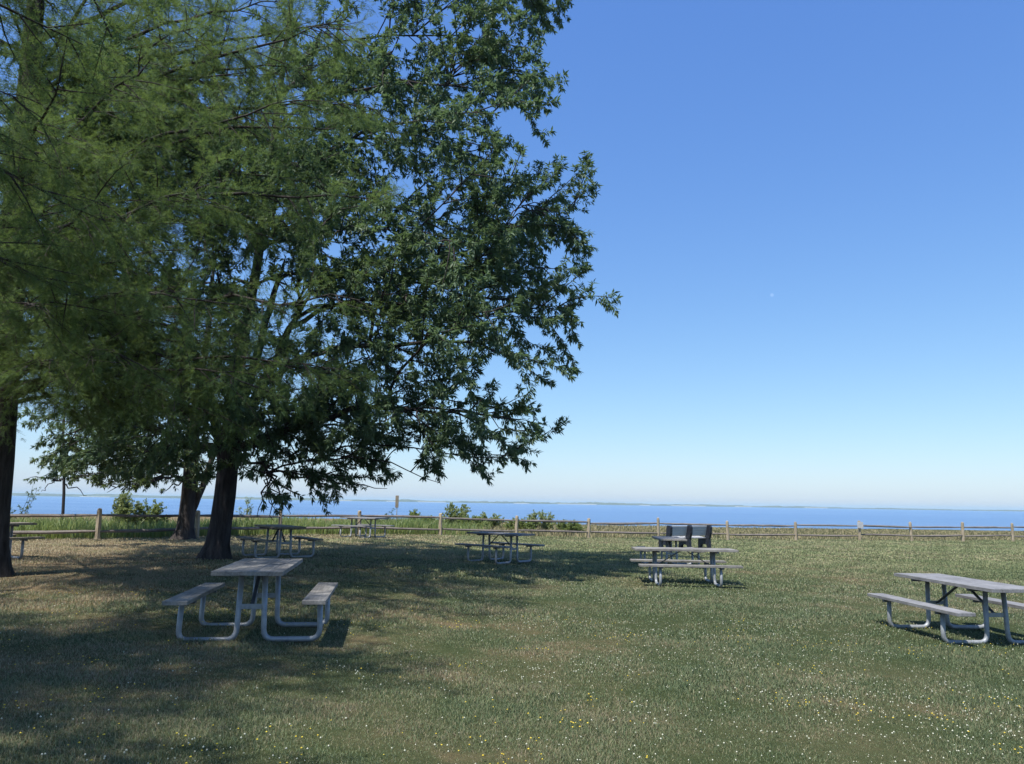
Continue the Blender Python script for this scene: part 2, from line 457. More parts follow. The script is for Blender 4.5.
def leaf_mesh(name, base, dirs, nrm, length, width, rng, fold=.22):
    n = len(base)
    side = np.cross(dirs, nrm); side /= np.linalg.norm(side, axis=1, keepdims=True) + 1e-9
    up = np.cross(side, dirs)
    L = length[:, None]; W = width[:, None]
    tip = base + dirs * L + up * (-.12 * L)
    m = base + dirs * L * .42
    l = m + side * W + up * W * fold; r = m - side * W + up * W * fold
    V = np.stack([base, l, tip, r], 1).reshape(-1, 3)
    i = np.arange(n)[:, None] * 4
    F = np.concatenate([i + np.array([[0, 1, 2]]), i + np.array([[0, 2, 3]])], 1).reshape(-1, 3)
    return raw_mesh(name, V, F, False, np.repeat(rng.random(n), 4))

def leaves_on_twigs(P0, P1, per, rng, lo, hi, whorl=.16):
    """leaf bases and directions for all twigs at once; a share sits as a whorl at the tip"""
    M = len(P0); T = P1 - P0; T /= np.linalg.norm(T, axis=1, keepdims=True) + 1e-9
    idx = np.repeat(np.arange(M), per); n = len(idx)
    t = rng.random(n) ** .7; t = np.where(rng.random(n) < whorl, rng.uniform(.93, 1.0, n), t * .95 + .03)
    base = P0[idx] * (1 - t[:, None]) + P1[idx] * t[:, None]
    q = rng.normal(size=(n, 3)); q -= T[idx] * (q * T[idx]).sum(1, keepdims=True)
    q /= np.linalg.norm(q, axis=1, keepdims=True) + 1e-9
    a = rng.uniform(.5, 1.35, n)[:, None]
    d = T[idx] * np.cos(a) + q * np.sin(a) + np.array([0, 0, -.28])
    d /= np.linalg.norm(d, axis=1, keepdims=True)
    nr = np.array([0, 0, 1.0]) + rng.normal(0, .45, (n, 3))
    L = rng.uniform(lo, hi, n)
    return base, d, nr, L

def broad_tree(root, base, lean, height, r0, tips, rng, seg=.34, sub_len=(1.1, 2.8), twig_gap=.135, per=31, leaf=(.08, .185), mat=M_LEAF, fork=2.7, bark=M_BARK, up=.16, spread=.9, flare=1.55, trim=1.1, low=2.0, scaffold=()):
    o = np.array(root.location)
    W = Wood(); base = np.array(base, float)
    zs = np.array([-.25, 0, .12, .35, .8, 1.5, 2.2, 3.0, 4.2, 5.6, 7.2, height * .8, height])
    rr = np.interp(zs, [-.25, 0, .12, .35, .8, 2.2, 3.2, 5.6, height], [flare * 1.15, flare, flare * .88, 1.12, 1.0, .93, .85, .5, .06]) * r0
    P = np.stack([lean[0] * zs + .05 * np.sin(zs * 1.1), lean[1] * zs + .06 * np.sin(zs * .8 + 1), zs], -1)
    V, F, m = tube_arrays(P, rr, 18)
    V = V.reshape(m, 18, 3); th = np.linspace(0, 2 * np.pi, 18, endpoint=False)
    for k, z in enumerate(zs):            # root flares and bark ribs
        f = 1 + (.17 * math.exp(-max(z, 0) * 2.2)) * np.sin(th * 5 + 1) + .035 * np.sin(th * 9 + z)
        V[k] = P[k] + (V[k] - P[k]) * f[:, None]
    W.V.append(V.reshape(-1, 3)); W.F.append(F); W.n += len(V.reshape(-1, 3))
    tw0, tw1 = [], []
    # skeleton points limbs may fork from: position, path length so far, radius
    kz = np.linspace(fork * .95, height * .8, 16)
    SK = [(np.array([np.interp(z, zs, P[:, 0]), np.interp(z, zs, P[:, 1]), z]), .15 * (z - fork), float(np.interp(z, zs, rr)) * .62) for z in kz]
    for a, b, ra in scaffold:
        B = curve_to(a, b, .08, 14, .03, rng); rb = ra * (1 - np.linspace(0, 1, 14)) ** .6 + .02
        W.tube(B, rb, 10); SK += [(B[i], .6 + .1 * i, rb[i] * .9) for i in range(4, 13)]
    loc = [np.array(q) - o for q in tips]
    loc = [q * (1 - trim / max(np.linalg.norm(q[:2]), 3)) for q in loc]
    far = sorted(loc, key=lambda q: -np.linalg.norm(q - np.array([0, 0, fork])))
    order = far[::4] + [q for i, q in enumerate(far) if i % 4]
    for tip in order:
        best = min(SK, key=lambda k: np.linalg.norm(tip - k[0]) + .55 * k[1] + (1.2 * max(0, k[0][2] - tip[2] + .4)) + (4 if k[2] < .02 else 0))
        a, pl, pr = best
        L = np.linalg.norm(tip - a); n = max(9, int(L / .45))
        B = curve_to(a, tip, up * (1.1 if tip[2] > 4 else .75), n, .075, rng)
        r_at = min(pr * .8, np.clip(.0095 * L + .022, .03, .15))
        rb = r_at * (1 - np.linspace(0, 1, n)) ** .75 + .006
        B[:, 2] = np.maximum(B[:, 2], min(low + .12, tip[2] + o[2]) - o[2])
        W.tube(B, rb, 8)
        cum = pl + np.linspace(0, L, n)
        SK += [(B[i], cum[i], rb[i] * .9) for i in range(2, int(n * .75))]
        ns = max(4, int(L / seg))
        for k in range(ns):
            t = .12 + .88 * (k + rng.random() * .8) / ns
            p, T = at_poly(B, min(t, .995))
            sl = rng.uniform(*sub_len) * (1.15 - .55 * t) * min(1, L / 6 + .3)
            d = side_dir(T, rng, rng.uniform(.5, 1.15), spread)
            S = shoot(p, d, sl, 6, .12, .09, rng)
            if S[:, 2].min() + o[2] < low + .1 - (.75 if -5.6 < S[-1][0] + o[0] < -3.8 and o[0] > -8 else 0): continue
            W.tube(S, np.linspace(.018, .006, 6), 4)
            nt = max(3, int(sl / twig_gap))
            for q in range(nt):
                tt = .18 + .82 * (q + .5) / nt
                p2, T2 = at_poly(S, min(tt, .99))
                d2 = side_dir(T2, rng, rng.uniform(.35, 1.1), .8)
                l2 = rng.uniform(.22, .52) * (1.1 - .35 * tt)
                tw0.append(p2); tw1.append(p2 + d2 * l2 + np.array([0, 0, -.06 * l2]))
            tw0.append(S[-2]); tw1.append(S[-1] + (S[-1] - S[-2]) * .5)
        tw0.append(B[-2]); tw1.append(B[-1])
    W.build('trunk', bark, root)
    tw0, tw1 = np.array(tw0), np.array(tw1)
    k = tw1[:, 2] + o[2] > np.where((tw1[:, 0] + o[0] > -5.6) & (tw1[:, 0] + o[0] < -3.8) & (o[0] > -8), 1.25, low); tw0, tw1 = tw0[k], tw1[k]
    # twigs as thin three-sided sticks
    b, d, nr, L = leaves_on_twigs(tw0, tw1, per, rng, *leaf)
    me = leaf_mesh('crown', b, d, nr, L, L * rng.uniform(.115, .165, len(L)), rng)
    crown = link_mesh('crown', me, mat, root)
    stick_mesh('twigs', tw0, tw1, .0045, bark, crown)
    return len(tw0), len(b)

def stick_mesh(name, A, B, r, mat, parent):
    n = len(A); T = B - A; T /= np.linalg.norm(T, axis=1, keepdims=True) + 1e-9
    ref = np.where(np.abs(T[:, 2:3]) < .9, np.array([[0, 0, 1.0]]), np.array([[1.0, 0, 0]]))
    u = np.cross(T, ref); u /= np.linalg.norm(u, axis=1, keepdims=True); v = np.cross(T, u)
    V = np.stack([A + u * r, A - .5 * u * r + .87 * v * r, A - .5 * u * r - .87 * v * r, B], 1).reshape(-1, 3)
    i = np.arange(n)[:, None] * 4
    F = np.concatenate([i + np.array([[0, 1, 3]]), i + np.array([[1, 2, 3]]), i + np.array([[2, 0, 3]])], 1).reshape(-1, 3)
    return link_mesh(name, raw_mesh(name, V, F, True), mat, parent)

BROAD_TIPS = [ (0.79, 18.50, 15.32), (1.61, 19.00, 14.27), (2.36, 20.00, 18.39), (1.08, 16.50, 10.09), (2.69, 19.00, 10.01), (2.18, 17.50, 7.71), (2.65, 18.50, 6.54), (1.01, 16.00, 5.12), (0.07, 20.00, 5.18), (1.35, 17.00, 3.46), (1.23, 18.50, 2.65), (-0.51, 17.50, 1.89), (-2.07, 20.00, 1.81), (-3.82, 18.00, 1.46), (-4.86, 17.00, 2.21), (-1.15, 22.00, 15.14), (-1.83, 16.00, 14.45), (-3.90, 19.00, 18.69), (-6.86, 21.00, 21.85), (-0.54, 18.00, 18.75), (-2.48, 15.50, 9.02), (-2.01, 23.00, 9.98), (-3.28, 15.00, 5.55), (-2.72, 22.00, 6.53), (-0.65, 14.50, 5.46), (-0.30, 15.00, 7.72), (-0.85, 15.50, 3.63), (-3.21, 22.00, 3.87), (0.76, 22.00, 10.28), (0.40, 21.00, 13.59), (-10.66, 20.00, 17.19), (-13.42, 22.00, 13.60), (-12.91, 21.00, 8.47), (-10.86, 20.00, 4.60), (-7.73, 16.00, 5.09), (-6.26, 15.50, 7.83), (-5.23, 15.00, 4.50), (-13.53, 22.00, 3.43), (-10.74, 23.00, 21.43), (-3.83, 14.50, 10.47), (-6.09, 22.00, 3.83), (-3.16, 18.00, 4.89) ]
BACK_TIPS = [ (-14.62, 23.50, 2.33), (-14.23, 25.00, 2.14), (-11.92, 23.00, 2.23), (-12.14, 26.00, 2.47), (-16.06, 25.00, 3.99), (-13.04, 23.00, 4.43), (-11.37, 24.00, 4.28), (-8.88, 25.00, 4.10), (-15.68, 26.00, 7.24), (-13.63, 28.00, 8.87), (-9.87, 26.00, 8.40), (-7.94, 28.00, 7.81), (-7.43, 27.00, 3.63), (-18.02, 27.00, 10.04), (-16.46, 29.00, 13.18), (-11.70, 27.00, 13.22), (-7.25, 29.00, 11.68), (-9.80, 22.50, 4.42), (-7.28, 24.50, 1.85), (-5.64, 25.00, 1.57) ]
CYP_TIPS = [ (-1.80, 10.50, 5.85), (-1.95, 9.50, 4.10), (-2.64, 11.00, 3.30), (-3.54, 10.00, 2.46), (-4.73, 11.00, 2.25), (-2.72, 9.00, 6.55), (-2.38, 10.00, 8.18), (-3.57, 8.50, 3.81), (-4.63, 9.00, 2.77), (-5.93, 10.00, 2.82), (-4.54, 8.00, 4.79), (-5.28, 8.50, 3.78), (-3.14, 8.00, 5.04), (-4.14, 8.00, 6.45), (-2.28, 12.00, 8.04), (-3.82, 12.00, 5.75), (-4.81, 7.50, 5.91), (-4.35, 12.50, 4.01), (-5.27, 11.00, 5.22), (-5.06, 12.00, 9.28), (-3.33, 11.00, 10.39), (-5.37, 10.00, 9.87), (-6.79, 11.50, 7.19), (-2.34, 12.50, 3.37), (-6.19, 12.50, 4.15), (-4.59, 12.00, 2.01), (-3.30, 13.00, 7.04) ]

def build_trees():
    rng = np.random.default_rng(21)
    x, y = -7.08, 18.79
    extra = []
    while len(extra) < 72:                  # the rest of the crown, all through its volume
        q = rng.normal(size=3); q = q / np.linalg.norm(q) * rng.uniform(.3, 1) ** .45
        q = np.array([-6.3, 18.9, 10.2]) + q * (8.3, 6.4, 8.6)
        if q[2] > 3.4 + .12 * max(0, 17 - q[1]) and q[1] > 12.8 and (q[2] < 14.5 or rng.random() < .4): extra.append(tuple(q))
    extra += [tuple(rng.uniform((-10.5, 15.2, 10.5), (-3.6, 21, 16.5))) for _ in range(20)]
    RIM = [tuple(np.array(q) + rng.uniform((-1.6, -1.8, -.9), (-.2, 1.8, .9))) for q in BROAD_TIPS if q[0] > -.7 and q[2] > 3.0 for _ in range(2)]
    notch = lambda q: -2.8 < q[0] < .2 and 3.9 < q[2] < 6.4
    RIM = [q for q in RIM if not notch(q)]; extra = [q for q in extra if not notch(q)]
    t = empty('broadleaf_tree', (x, y, gz(x, y)))
    tag(t, 'big broadleaf tree whose crown spreads right into the open sky', 'tree')
    broad_tree(t, (0, 0, 0), (.07, .0), 19, .255, [(a, b, max(c + .35, 2.35)) for a, b, c in BROAD_TIPS + RIM] + [(-4.95, 17.0, 1.75), (-4.5, 17.6, 1.6), (-4.1, 18.2, 1.85), (-4.7, 18.6, 1.9)] + extra, rng, scaffold=[((.12, 0, 2.05), (2.1, -.5, 6.4), .135), ((.16, .02, 2.5), (1.1, .5, 7.6), .12), ((.1, 0, 2.2), (-1.5, -.3, 6.8), .12)])
    x, y = -11.25, 26.9
    extra = []
    while len(extra) < 30:
        q = rng.normal(size=3); q = q / np.linalg.norm(q) * rng.uniform(.3, 1) ** .45
        q = np.array([-13, 26.3, 6.6]) + q * (4.6, 3.8, 4.8)
        if q[2] > 3.0: extra.append(tuple(q))
    t = empty('broadleaf_tree', (x, y, gz(x, y)))
    tag(t, 'shorter tree with forked trunk at the fence, behind the big tree', 'tree')
    broad_tree(t, (0, 0, 0), (.03, .02), 11.5, .27, [(a, b, max(c + .25, 2.2)) for a, b, c in BACK_TIPS if a < -9 and c < 10] + extra, rng, seg=.4, low=1.75, per=24, leaf=(.11, .18), mat=M_LEAF2, fork=2.0, bark=M_BARK2)
    W = Wood(); n = 14; tt = np.linspace(0, 1, n)
    B = np.stack([.12 + 1.25 * tt ** .8, .1 + .2 * tt, .75 + 4.6 * tt], -1) + rng.normal(0, .02, (n, 3)); B[0] = (.03, .05, .45)
    W.tube(B, .105 * (1 - tt) ** .6 + .02, 10); W.build('stem', M_BARK2, t)
    x, y = -17.24, 30
    t = empty('young_tree', (x, y, gz(x, y)))
    tag(t, 'slender young tree with thin bare stem beyond the fence at left', 'tree')
    tips = [np.array((x, y, 0)) + np.array(q) for q in [(1.4, 0, 2.4), (-1.6, .3, 2.6), (.8, -.8, 3.1), (-.8, .8, 3.4), (2.0, .5, 3.4), (-2.2, -.4, 3.3), (.2, .6, 4.6), (1.0, -.4, 4.3), (-1.2, .2, 4.5)]]
    broad_tree(t, (0, 0, 0), (-.06, .0), 4.6, .055, tips, rng, seg=.3, sub_len=(.4, .9), per=16, leaf=(.09, .15), mat=M_LEAF2, fork=2.1, up=.1, flare=1.2)

    cypress(-9.3, 13.9, 'feathery needled cypress with dark trunk at the left edge', 17.0, CYP_TIPS + [(-3.6, 11.0, 9.3), (-4.3, 11.5, 8.4), (-2.9, 12.0, 9.7), (-5.5, 12.5, 10.6), (-3.3, 11.6, 8.5), (-4.7, 10.2, 8.3), (-2.6, 11.0, 7.2)], 64, 33, .55, 6.6)
    cypress(-7.3, 3.3, 'second feathery cypress added outside the left edge to shade the lawn, only spray tips reaching the upper left corner', 13.5,
            [(-4.3, 7.0, 6.0), (-4.6, 6.6, 5.2), (-4.7, 7.6, 4.6), (-5.4, 8.2, 5.4), (-4.0, 6.4, 6.6), (-5.2, 7.4, 3.9)], 60, 35, 0, 7.2)  # tree added left of the view so its crown dapples the near lawn

def cypress(x, y, label, H, pts, rest, seed, lift, reach):
    """feathery conifer: dark ribbed trunk, slender limbs, flat needle sprays"""
    rng = np.random.default_rng(seed)
    t = empty('cypress_tree', (x, y, gz(x, y))); o = np.array(t.location)
    tag(t, label, 'tree')
    W = Wood()
    zs = np.array([-.25, 0, .15, .5, 1.1, 2, 3, 4.2, 5.5, 7, 9, 11.5, H * .88, H])
    rr = np.interp(zs, [-.25, 0, .15, .5, 1.1, 3, 7, 11.5, H], [.52, .47, .42, .36, .33, .31, .24, .14, .015])
    P = np.stack([-.03 * zs + .03 * np.sin(zs), .01 * zs, zs], -1)
    V, F, m = tube_arrays(P, rr, 20); V = V.reshape(m, 20, 3); th = np.linspace(0, 2 * np.pi, 20, endpoint=False)
    for k, z in enumerate(zs):
        f = 1 + (.05 + .14 * math.exp(-max(z, 0) * 1.6)) * np.sin(th * 7 + .2 * z)
        V[k] = P[k] + (V[k] - P[k]) * f[:, None]
    W.V.append(V.reshape(-1, 3)); W.F.append(F); W.n += m * 20
    tips = [np.array(q) - o + np.array([0, 0, max(0, lift * (3.6 - q[2]))]) for q in pts]
    for k in range(rest):                     # the rest of the crown, all round the trunk
        z = 3.3 + (H - 4.5) * (k + .5) / rest; az = k * 2.4 + rng.uniform(-.3, .3)
        L = (reach - .36 * z * 17 / H) * rng.uniform(.8, 1.1)
        q = np.array([math.cos(az) * L, math.sin(az) * L, z + rng.uniform(-.3, .8)])
        Q = q + o
        if Q[1] < 7.2 and Q[0] > -.72 * Q[1] - 1.0 and Q[2] - EYE < .8 * Q[1]: continue       # nothing hangs before the viewer's eyes
        tips.append(q)
    f0, f1, fw = [], [], []
    S0, S1 = [], []
    for tip in tips:
        hz = np.clip(tip[2] * rng.uniform(.85, 1.02) + .5, 2.5, H - 1.5)
        i = np.searchsorted(zs, hz); f = (hz - zs[i - 1]) / (zs[i] - zs[i - 1]); a = P[i - 1] * (1 - f) + P[i] * f
        L = np.linalg.norm(tip - a); n = max(9, int(L / .5))
        B = curve_to(a, tip, .07, n, .05, rng)
        W.tube(B, np.clip(.0055 * L + .010, .018, .052) * (1 - np.linspace(0, 1, n)) ** .9 + .005, 6)
        ns = max(5, int(L / .21))
        for k in range(ns):
            t_ = .16 + .84 * (k + rng.random() * .8) / ns
            p, T = at_poly(B, min(t_, .995))
            sl = rng.uniform(.6, 1.7) * (1.15 - .6 * t_)
            S = shoot(p, side_dir(T, rng, rng.uniform(.5, 1.0), .55), sl, 6, .22, .08, rng)
            W.tube(S, np.linspace(.010, .003, 6), 4)
            nt = max(4, int(sl / .085))
            for q in range(nt):
                tt = .1 + .9 * (q + rng.random()) / nt
                p2, T2 = at_poly(S, min(tt, .99)); d2 = side_dir(T2, rng, rng.uniform(.4, 1.0), .7)
                l2 = rng.uniform(.18, .46)
                S0.append(p2); S1.append(p2 + d2 * l2 + np.array([0, 0, -.05]))
    W.build('trunk', M_BARK2, t)
    S0, S1 = np.array(S0), np.array(S1)
    # feather sprays along every twig: a thin rib with two ranks of needles
    T = S1 - S0; ln = np.linalg.norm(T, axis=1); T /= ln[:, None]
    cnt = np.maximum(6, (ln / .026).astype(int)); idx = np.repeat(np.arange(len(S0)), cnt); N = len(idx)
    tt = rng.random(N); base = S0[idx] + (S1 - S0)[idx] * tt[:, None]
    q = rng.normal(size=(N, 3)); q -= T[idx] * (q * T[idx]).sum(1, keepdims=True); q /= np.linalg.norm(q, axis=1, keepdims=True)
    ang = rng.uniform(.5, 1.05, N)[:, None]
    d = T[idx] * np.cos(ang) + q * np.sin(ang) + np.array([0, 0, -.18]); d /= np.linalg.norm(d, axis=1, keepdims=True)
    nr = np.array([0, 0, 1.0]) + rng.normal(0, .5, (N, 3))
    side = np.cross(d, nr); side /= np.linalg.norm(side, axis=1, keepdims=True)
    BL = rng.uniform(.09, .16, N)[:, None]
    tris = []
    tris.append(np.stack([base - side * .0012, base + side * .0012, base + d * BL], 1))
    for j in range(4):
        for s in (-1, 1):
            b = base + d * BL * (.12 + .22 * j + (.06 if s > 0 else 0))
            nl = (.034 - .004 * j) * rng.uniform(.8, 1.25, N)[:, None]
            v = side * s * .86 + d * .5
            w = np.cross(v, np.cross(d, side)) * .0038
            tris.append(np.stack([b - w, b + w, b + v * nl], 1))
    tr = np.stack(tris, 1)                       # N,9,3,3
    V = tr.reshape(-1, 3); F = np.arange(len(V)).reshape(-1, 3)
    crown = link_mesh('crown', raw_mesh('crown', V, F, False, np.repeat(np.clip(rng.random(len(S0))[idx] * .7 + .3 * rng.random(N), 0, 1), 27)), M_FEATHER, t)
    stick_mesh('twigs', S0, S1, .0028, M_TWIG, crown)

# ------------------------------------------------------------------ shrubs, weeds
def build_shrubs():
    rng = np.random.default_rng(5)
    def shrub(x, y, h, w, lab, per=80, airy=False, mat=M_SHRUB):
        z = gz(x, y); root = empty('shrub', (x, y, z)); tag(root, lab, 'shrub', 'shrubs beyond the fence')
        a0, a1 = [], []
        W = Wood()
        for k in range(20 if not airy else 7):
            az = rng.uniform(0, 6.28); e = rng.uniform(.1, 1.0)
            rr = w / 2 * math.sqrt(max(.05, 1 - (e * .92) ** 2)) * rng.uniform(.6, 1.05)
            tip = np.array([math.cos(az) * rr, math.sin(az) * rr, h * (.25 + .68 * e)])
            B = curve_to((math.cos(az) * .06, math.sin(az) * .06, -.05), tip, .10, 7, .025, rng)
            W.tube(B, np.linspace(.013, .004, 7), 5)
            for q in range(16 if not airy else 10):
                p, T = at_poly(B, rng.uniform(.3, 1.0)); d = side_dir(T, rng, rng.uniform(.4, 1.4), .9)
                l = rng.uniform(.10, .26) * min(1.1, w); a0.append(p); a1.append(p + d * l)
        W.build('stem', M_TWIG, root)
        b, d, nr, L = leaves_on_twigs(np.array(a0), np.array(a1), int(per * .55) if not airy else 16, rng, .045, .085)
        link_mesh('foliage', leaf_mesh('foliage', b, d, nr, L, L * .24, rng), mat, root)
    shrub(-15.35, 31.0, 1.75, 1.1, 'taller leafy shrub beyond the fence between the left edge trunk and the forked trunk')
    shrub(-14.6, 31.6, 1.35, 1.2, 'lower leafy shrub beyond the fence just left of the forked trunk', mat=M_WEED)
    shrub(-11.4, 33.4, 1.5, .9, 'thin shrub beyond the fence just right of the big trunk', airy=True)
    shrub(-3.04, 43.0, 1.45, 2.5, 'roundest bright green shrub beyond the fence at the middle of the photo', per=95)
    shrub(-1.1, 44.0, 1.0, 2.1, 'low rounded shrub beyond the fence above the table alone in mid lawn', per=90)
    shrub(1.75, 44.0, 1.25, 1.9, 'pointed shrub beyond the fence, rightmost of the green shrubs', per=70)
    shrub(-2.0, 40.5, .85, 1.7, 'low spreading bush beyond the fence, between the roundest shrub and the low rounded one', mat=M_WEED)
    shrub(.55, 41.5, .72, 1.8, 'lowest spreading bush beyond the fence, just left of the pointed shrub', mat=M_WEED)
    shrub(3.3, 43.0, .8, 1.6, 'small low bush beyond the fence, just right of the pointed shrub', mat=M_WEED)
    shrub(-4.6, 40.0, 1.0, 1.8, 'low loose bush beyond the fence, between the pole sign and the roundest shrub', mat=M_WEED)
    shrub(-5.9, 38.0, 1.25, 1.5, 'sparse twiggy shrub beside the pole sign beyond the fence', airy=True, mat=M_LEAF2)
    shrub(-18.6, 29.5, 2.0, 2.0, 'airy tall shrub beyond the fence beside the left edge trunk', airy=True, mat=M_LEAF2)

def blades(name, X, Y, H, W, lean, rng, mat, label, bend=True):
    """grass-like blades as bent two-piece slivers"""
    n = len(X); Z = ground_z(X, Y) - .004
    az = rng.uniform(0, 2 * np.pi, n); fc = rng.uniform(0, 2 * np.pi, n)
    b = np.stack([X, Y, Z], -1); s = np.stack([np.cos(fc), np.sin(fc), np.zeros(n)], -1) * W[:, None]
    ld = np.stack([np.cos(az), np.sin(az), np.zeros(n)], -1) * (lean * H)[:, None]
    mid = b + ld * .3 + np.array([0, 0, .6]) * H[:, None]
    tip = b + ld + np.array([0, 0, 1.0]) * (H * np.clip(1 - lean ** 2 * .35, .3, 1))[:, None]
    V = np.stack([b - s, b + s, mid + s * .75, mid - s * .75, tip], 1).reshape(-1, 3)
    i = np.arange(n)[:, None] * 5
    F = np.concatenate([i + np.array([[0, 1, 2]]), i + np.array([[0, 2, 3]]), i + np.array([[3, 2, 4]])], 1).reshape(-1, 3)
    o = link_mesh(name, raw_mesh(name, V, F, False, np.repeat(rng.random(n), 5)), mat)
    tag(o, label, kind='stuff'); return o

def fence_y(x): return np.interp(x, [p[0] for p in POSTS], [p[1] for p in POSTS])

def build_grass():
    rng = np.random.default_rng(8)
    Xs, Ys, Hs, Ws = [], [], [], []
    # (y0, y1, blades per m2, height, half width)
    for y0, y1, den, h, w in [(3.0, 6.5, 8200, .030, .0018), (6.5, 10, 4200, .033, .0025), (10, 16, 1700, .038, .0040), (16, 26, 560, .05, .007), (26, 46, 260, .052, .012)]:
        hw = .72 * y1 + 2.2; n = int(2 * hw * (y1 - y0) * den)
        x = rng.uniform(-hw, hw, n); y = rng.uniform(y0, y1, n)
        keep = (np.abs(x) < .70 * y + 2.0) & (y < fence_y(x) + 1.5)
        # patchy growth
        f = np.sin(x * 1.3 + 2 * np.sin(y * .7)) * np.sin(y * 1.7 + 1.5 * np.sin(x * .9)) + .6 * np.sin(x * 4.1 + y * 2.3) * np.sin(y * 5.2 - x)
        keep &= rng.random(n) < np.clip(.8 + .3 * f, .42, 1) * np.clip(np.minimum(np.hypot(x + 7.08, y - 18.79), np.hypot(x + 9.3, y - 13.9)) / 1.3 - .2, .15, 1)
        x, y, f = x[keep], y[keep], f[keep]
        Xs.append(x); Ys.append(y); Hs.append(h * rng.uniform(.45, 1.35, len(x)) * (1 + .38 * f)); Ws.append(w * rng.uniform(.7, 1.3, len(x)))
    X, Y, H, Wd = map(np.concatenate, (Xs, Ys, Hs, Ws))
    blades('grass', X, Y, H, Wd, rng.uniform(.2, 1.5, len(X)), rng, M_GRASS, 'short patchy lawn grass, green with dry tan patches')
    # tall weeds behind the fence on the left
    n = 26000; x = rng.uniform(-32, -1.0, n); y = fence_y(x) + .6 + rng.random(n) ** 1.2 * 9
    k = rng.random(n) < np.clip((-x - .5) / 3.5, .0, 1); x, y = x[k], y[k]
    h = rng.uniform(.3, .85, len(x)) * (.86 + .2 * np.sin(x * 1.7) * np.sin(x * .6 + 1))
    blades('weeds', x, y, h, rng.uniform(.010, .026, len(x)), rng.uniform(.1, .6, len(x)), rng, M_WEED, 'tall green weeds growing behind the fence at left')
    # drier meadow beyond the fence
    n = 60000; x = rng.uniform(-8, 62, n); y = fence_y(x) + .8 + rng.random(n) * 20
    k = (y < 61 + .04 * x); x, y = x[k], y[k]
    h = rng.uniform(.12, .42, len(x)) * np.clip(1.15 - (x + 3) / 26, .42, 1.1)
    blades('dry_grass', x, y, h, rng.uniform(.010, .022, len(x)), rng.uniform(.2, 1.0, len(x)), rng, M_DRY, 'low tan and green meadow grass between fence and bluff')

def build_flowers():
    rng = np.random.default_rng(12)
    oc = np.array([[1, 0, 0], [-1, 0, 0], [0, 1, 0], [0, -1, 0], [0, 0, 1], [0, 0, -1]], float)
    of = np.array([[0, 2, 4], [2, 1, 4], [1, 3, 4], [3, 0, 4], [2, 0, 5], [1, 2, 5], [3, 1, 5], [0, 3, 5]])
    def heads(name, X, Y, hz, r, flat, mat, lab):
        n = len(X); Z = ground_z(X, Y) + hz
        sc = np.stack([r, r, r * flat], -1)[:, None, :]
        a = rng.uniform(0, 6.28, n); c, s = np.cos(a), np.sin(a)
        q = oc[None] * sc; q = np.stack([q[..., 0] * c[:, None] - q[..., 1] * s[:, None], q[..., 0] * s[:, None] + q[..., 1] * c[:, None], q[..., 2]], -1)
        V = (q + np.stack([X, Y, Z], -1)[:, None]).reshape(-1, 3)
        F = (of[None] + 6 * np.arange(n)[:, None, None]).reshape(-1, 3)
        tag(link_mesh(name, raw_mesh(name, V, F), mat), lab, kind='stuff')
    def clumps(n, y0, y1, per, sig, bias):
        y = y0 + (y1 - y0) * rng.random(n) ** 1.15; x = rng.uniform(-1, 1, n) * (.7 * y + .6)
        k = rng.random(n) < np.clip(.55 + bias * x, .12, 1); x, y = x[k], y[k]
        c = rng.poisson(per, len(x)); q = np.repeat(np.arange(len(x)), c); sg = sig * rng.uniform(.4, 1.5, len(x))[q]
        x, y = x[q] + rng.normal(0, 1, len(q)) * sg, y[q] + rng.normal(0, 1, len(q)) * sg
        k = y > 3.2; return x[k], y[k]
    x, y = clumps(620, 3.6, 19, 11, .36, .09)
    x2, y2 = clumps(1100, 3.6, 17, 1, .1, .08); x, y = np.concatenate([x, x2]), np.concatenate([y, y2])
    m = NT('clover_white'); m.col(m.ramp(m.noise(30, 2, .5, m.pos()), [(.3, (.36, .37, .27)), (.7, (.60, .60, .48))])); m.set(Roughness=.9)
    heads('clover_flowers', x, y, rng.uniform(.025, .06, len(x)), rng.uniform(.004, .009, len(x)), .9, m.m, 'white clover flowers scattered through the lawn')
    x, y = clumps(210, 3.6, 12, 7, .19, -.03); x2, y2 = clumps(70, 3.6, 10, 1, .05, 0); x, y = np.concatenate([x, x2]), np.concatenate([y, y2])
    m = NT('flower_yellow'); m.col(m.ramp(m.noise(30, 2, .5, m.pos()), [(.3, (.50, .36, .03)), (.7, (.66, .52, .06))])); m.set(Roughness=.8)
    heads('yellow_flowers', x, y, rng.uniform(.03, .06, len(x)), rng.uniform(.006, .011, len(x)), .55, m.m, 'small yellow flowers in loose patches on the lawn')

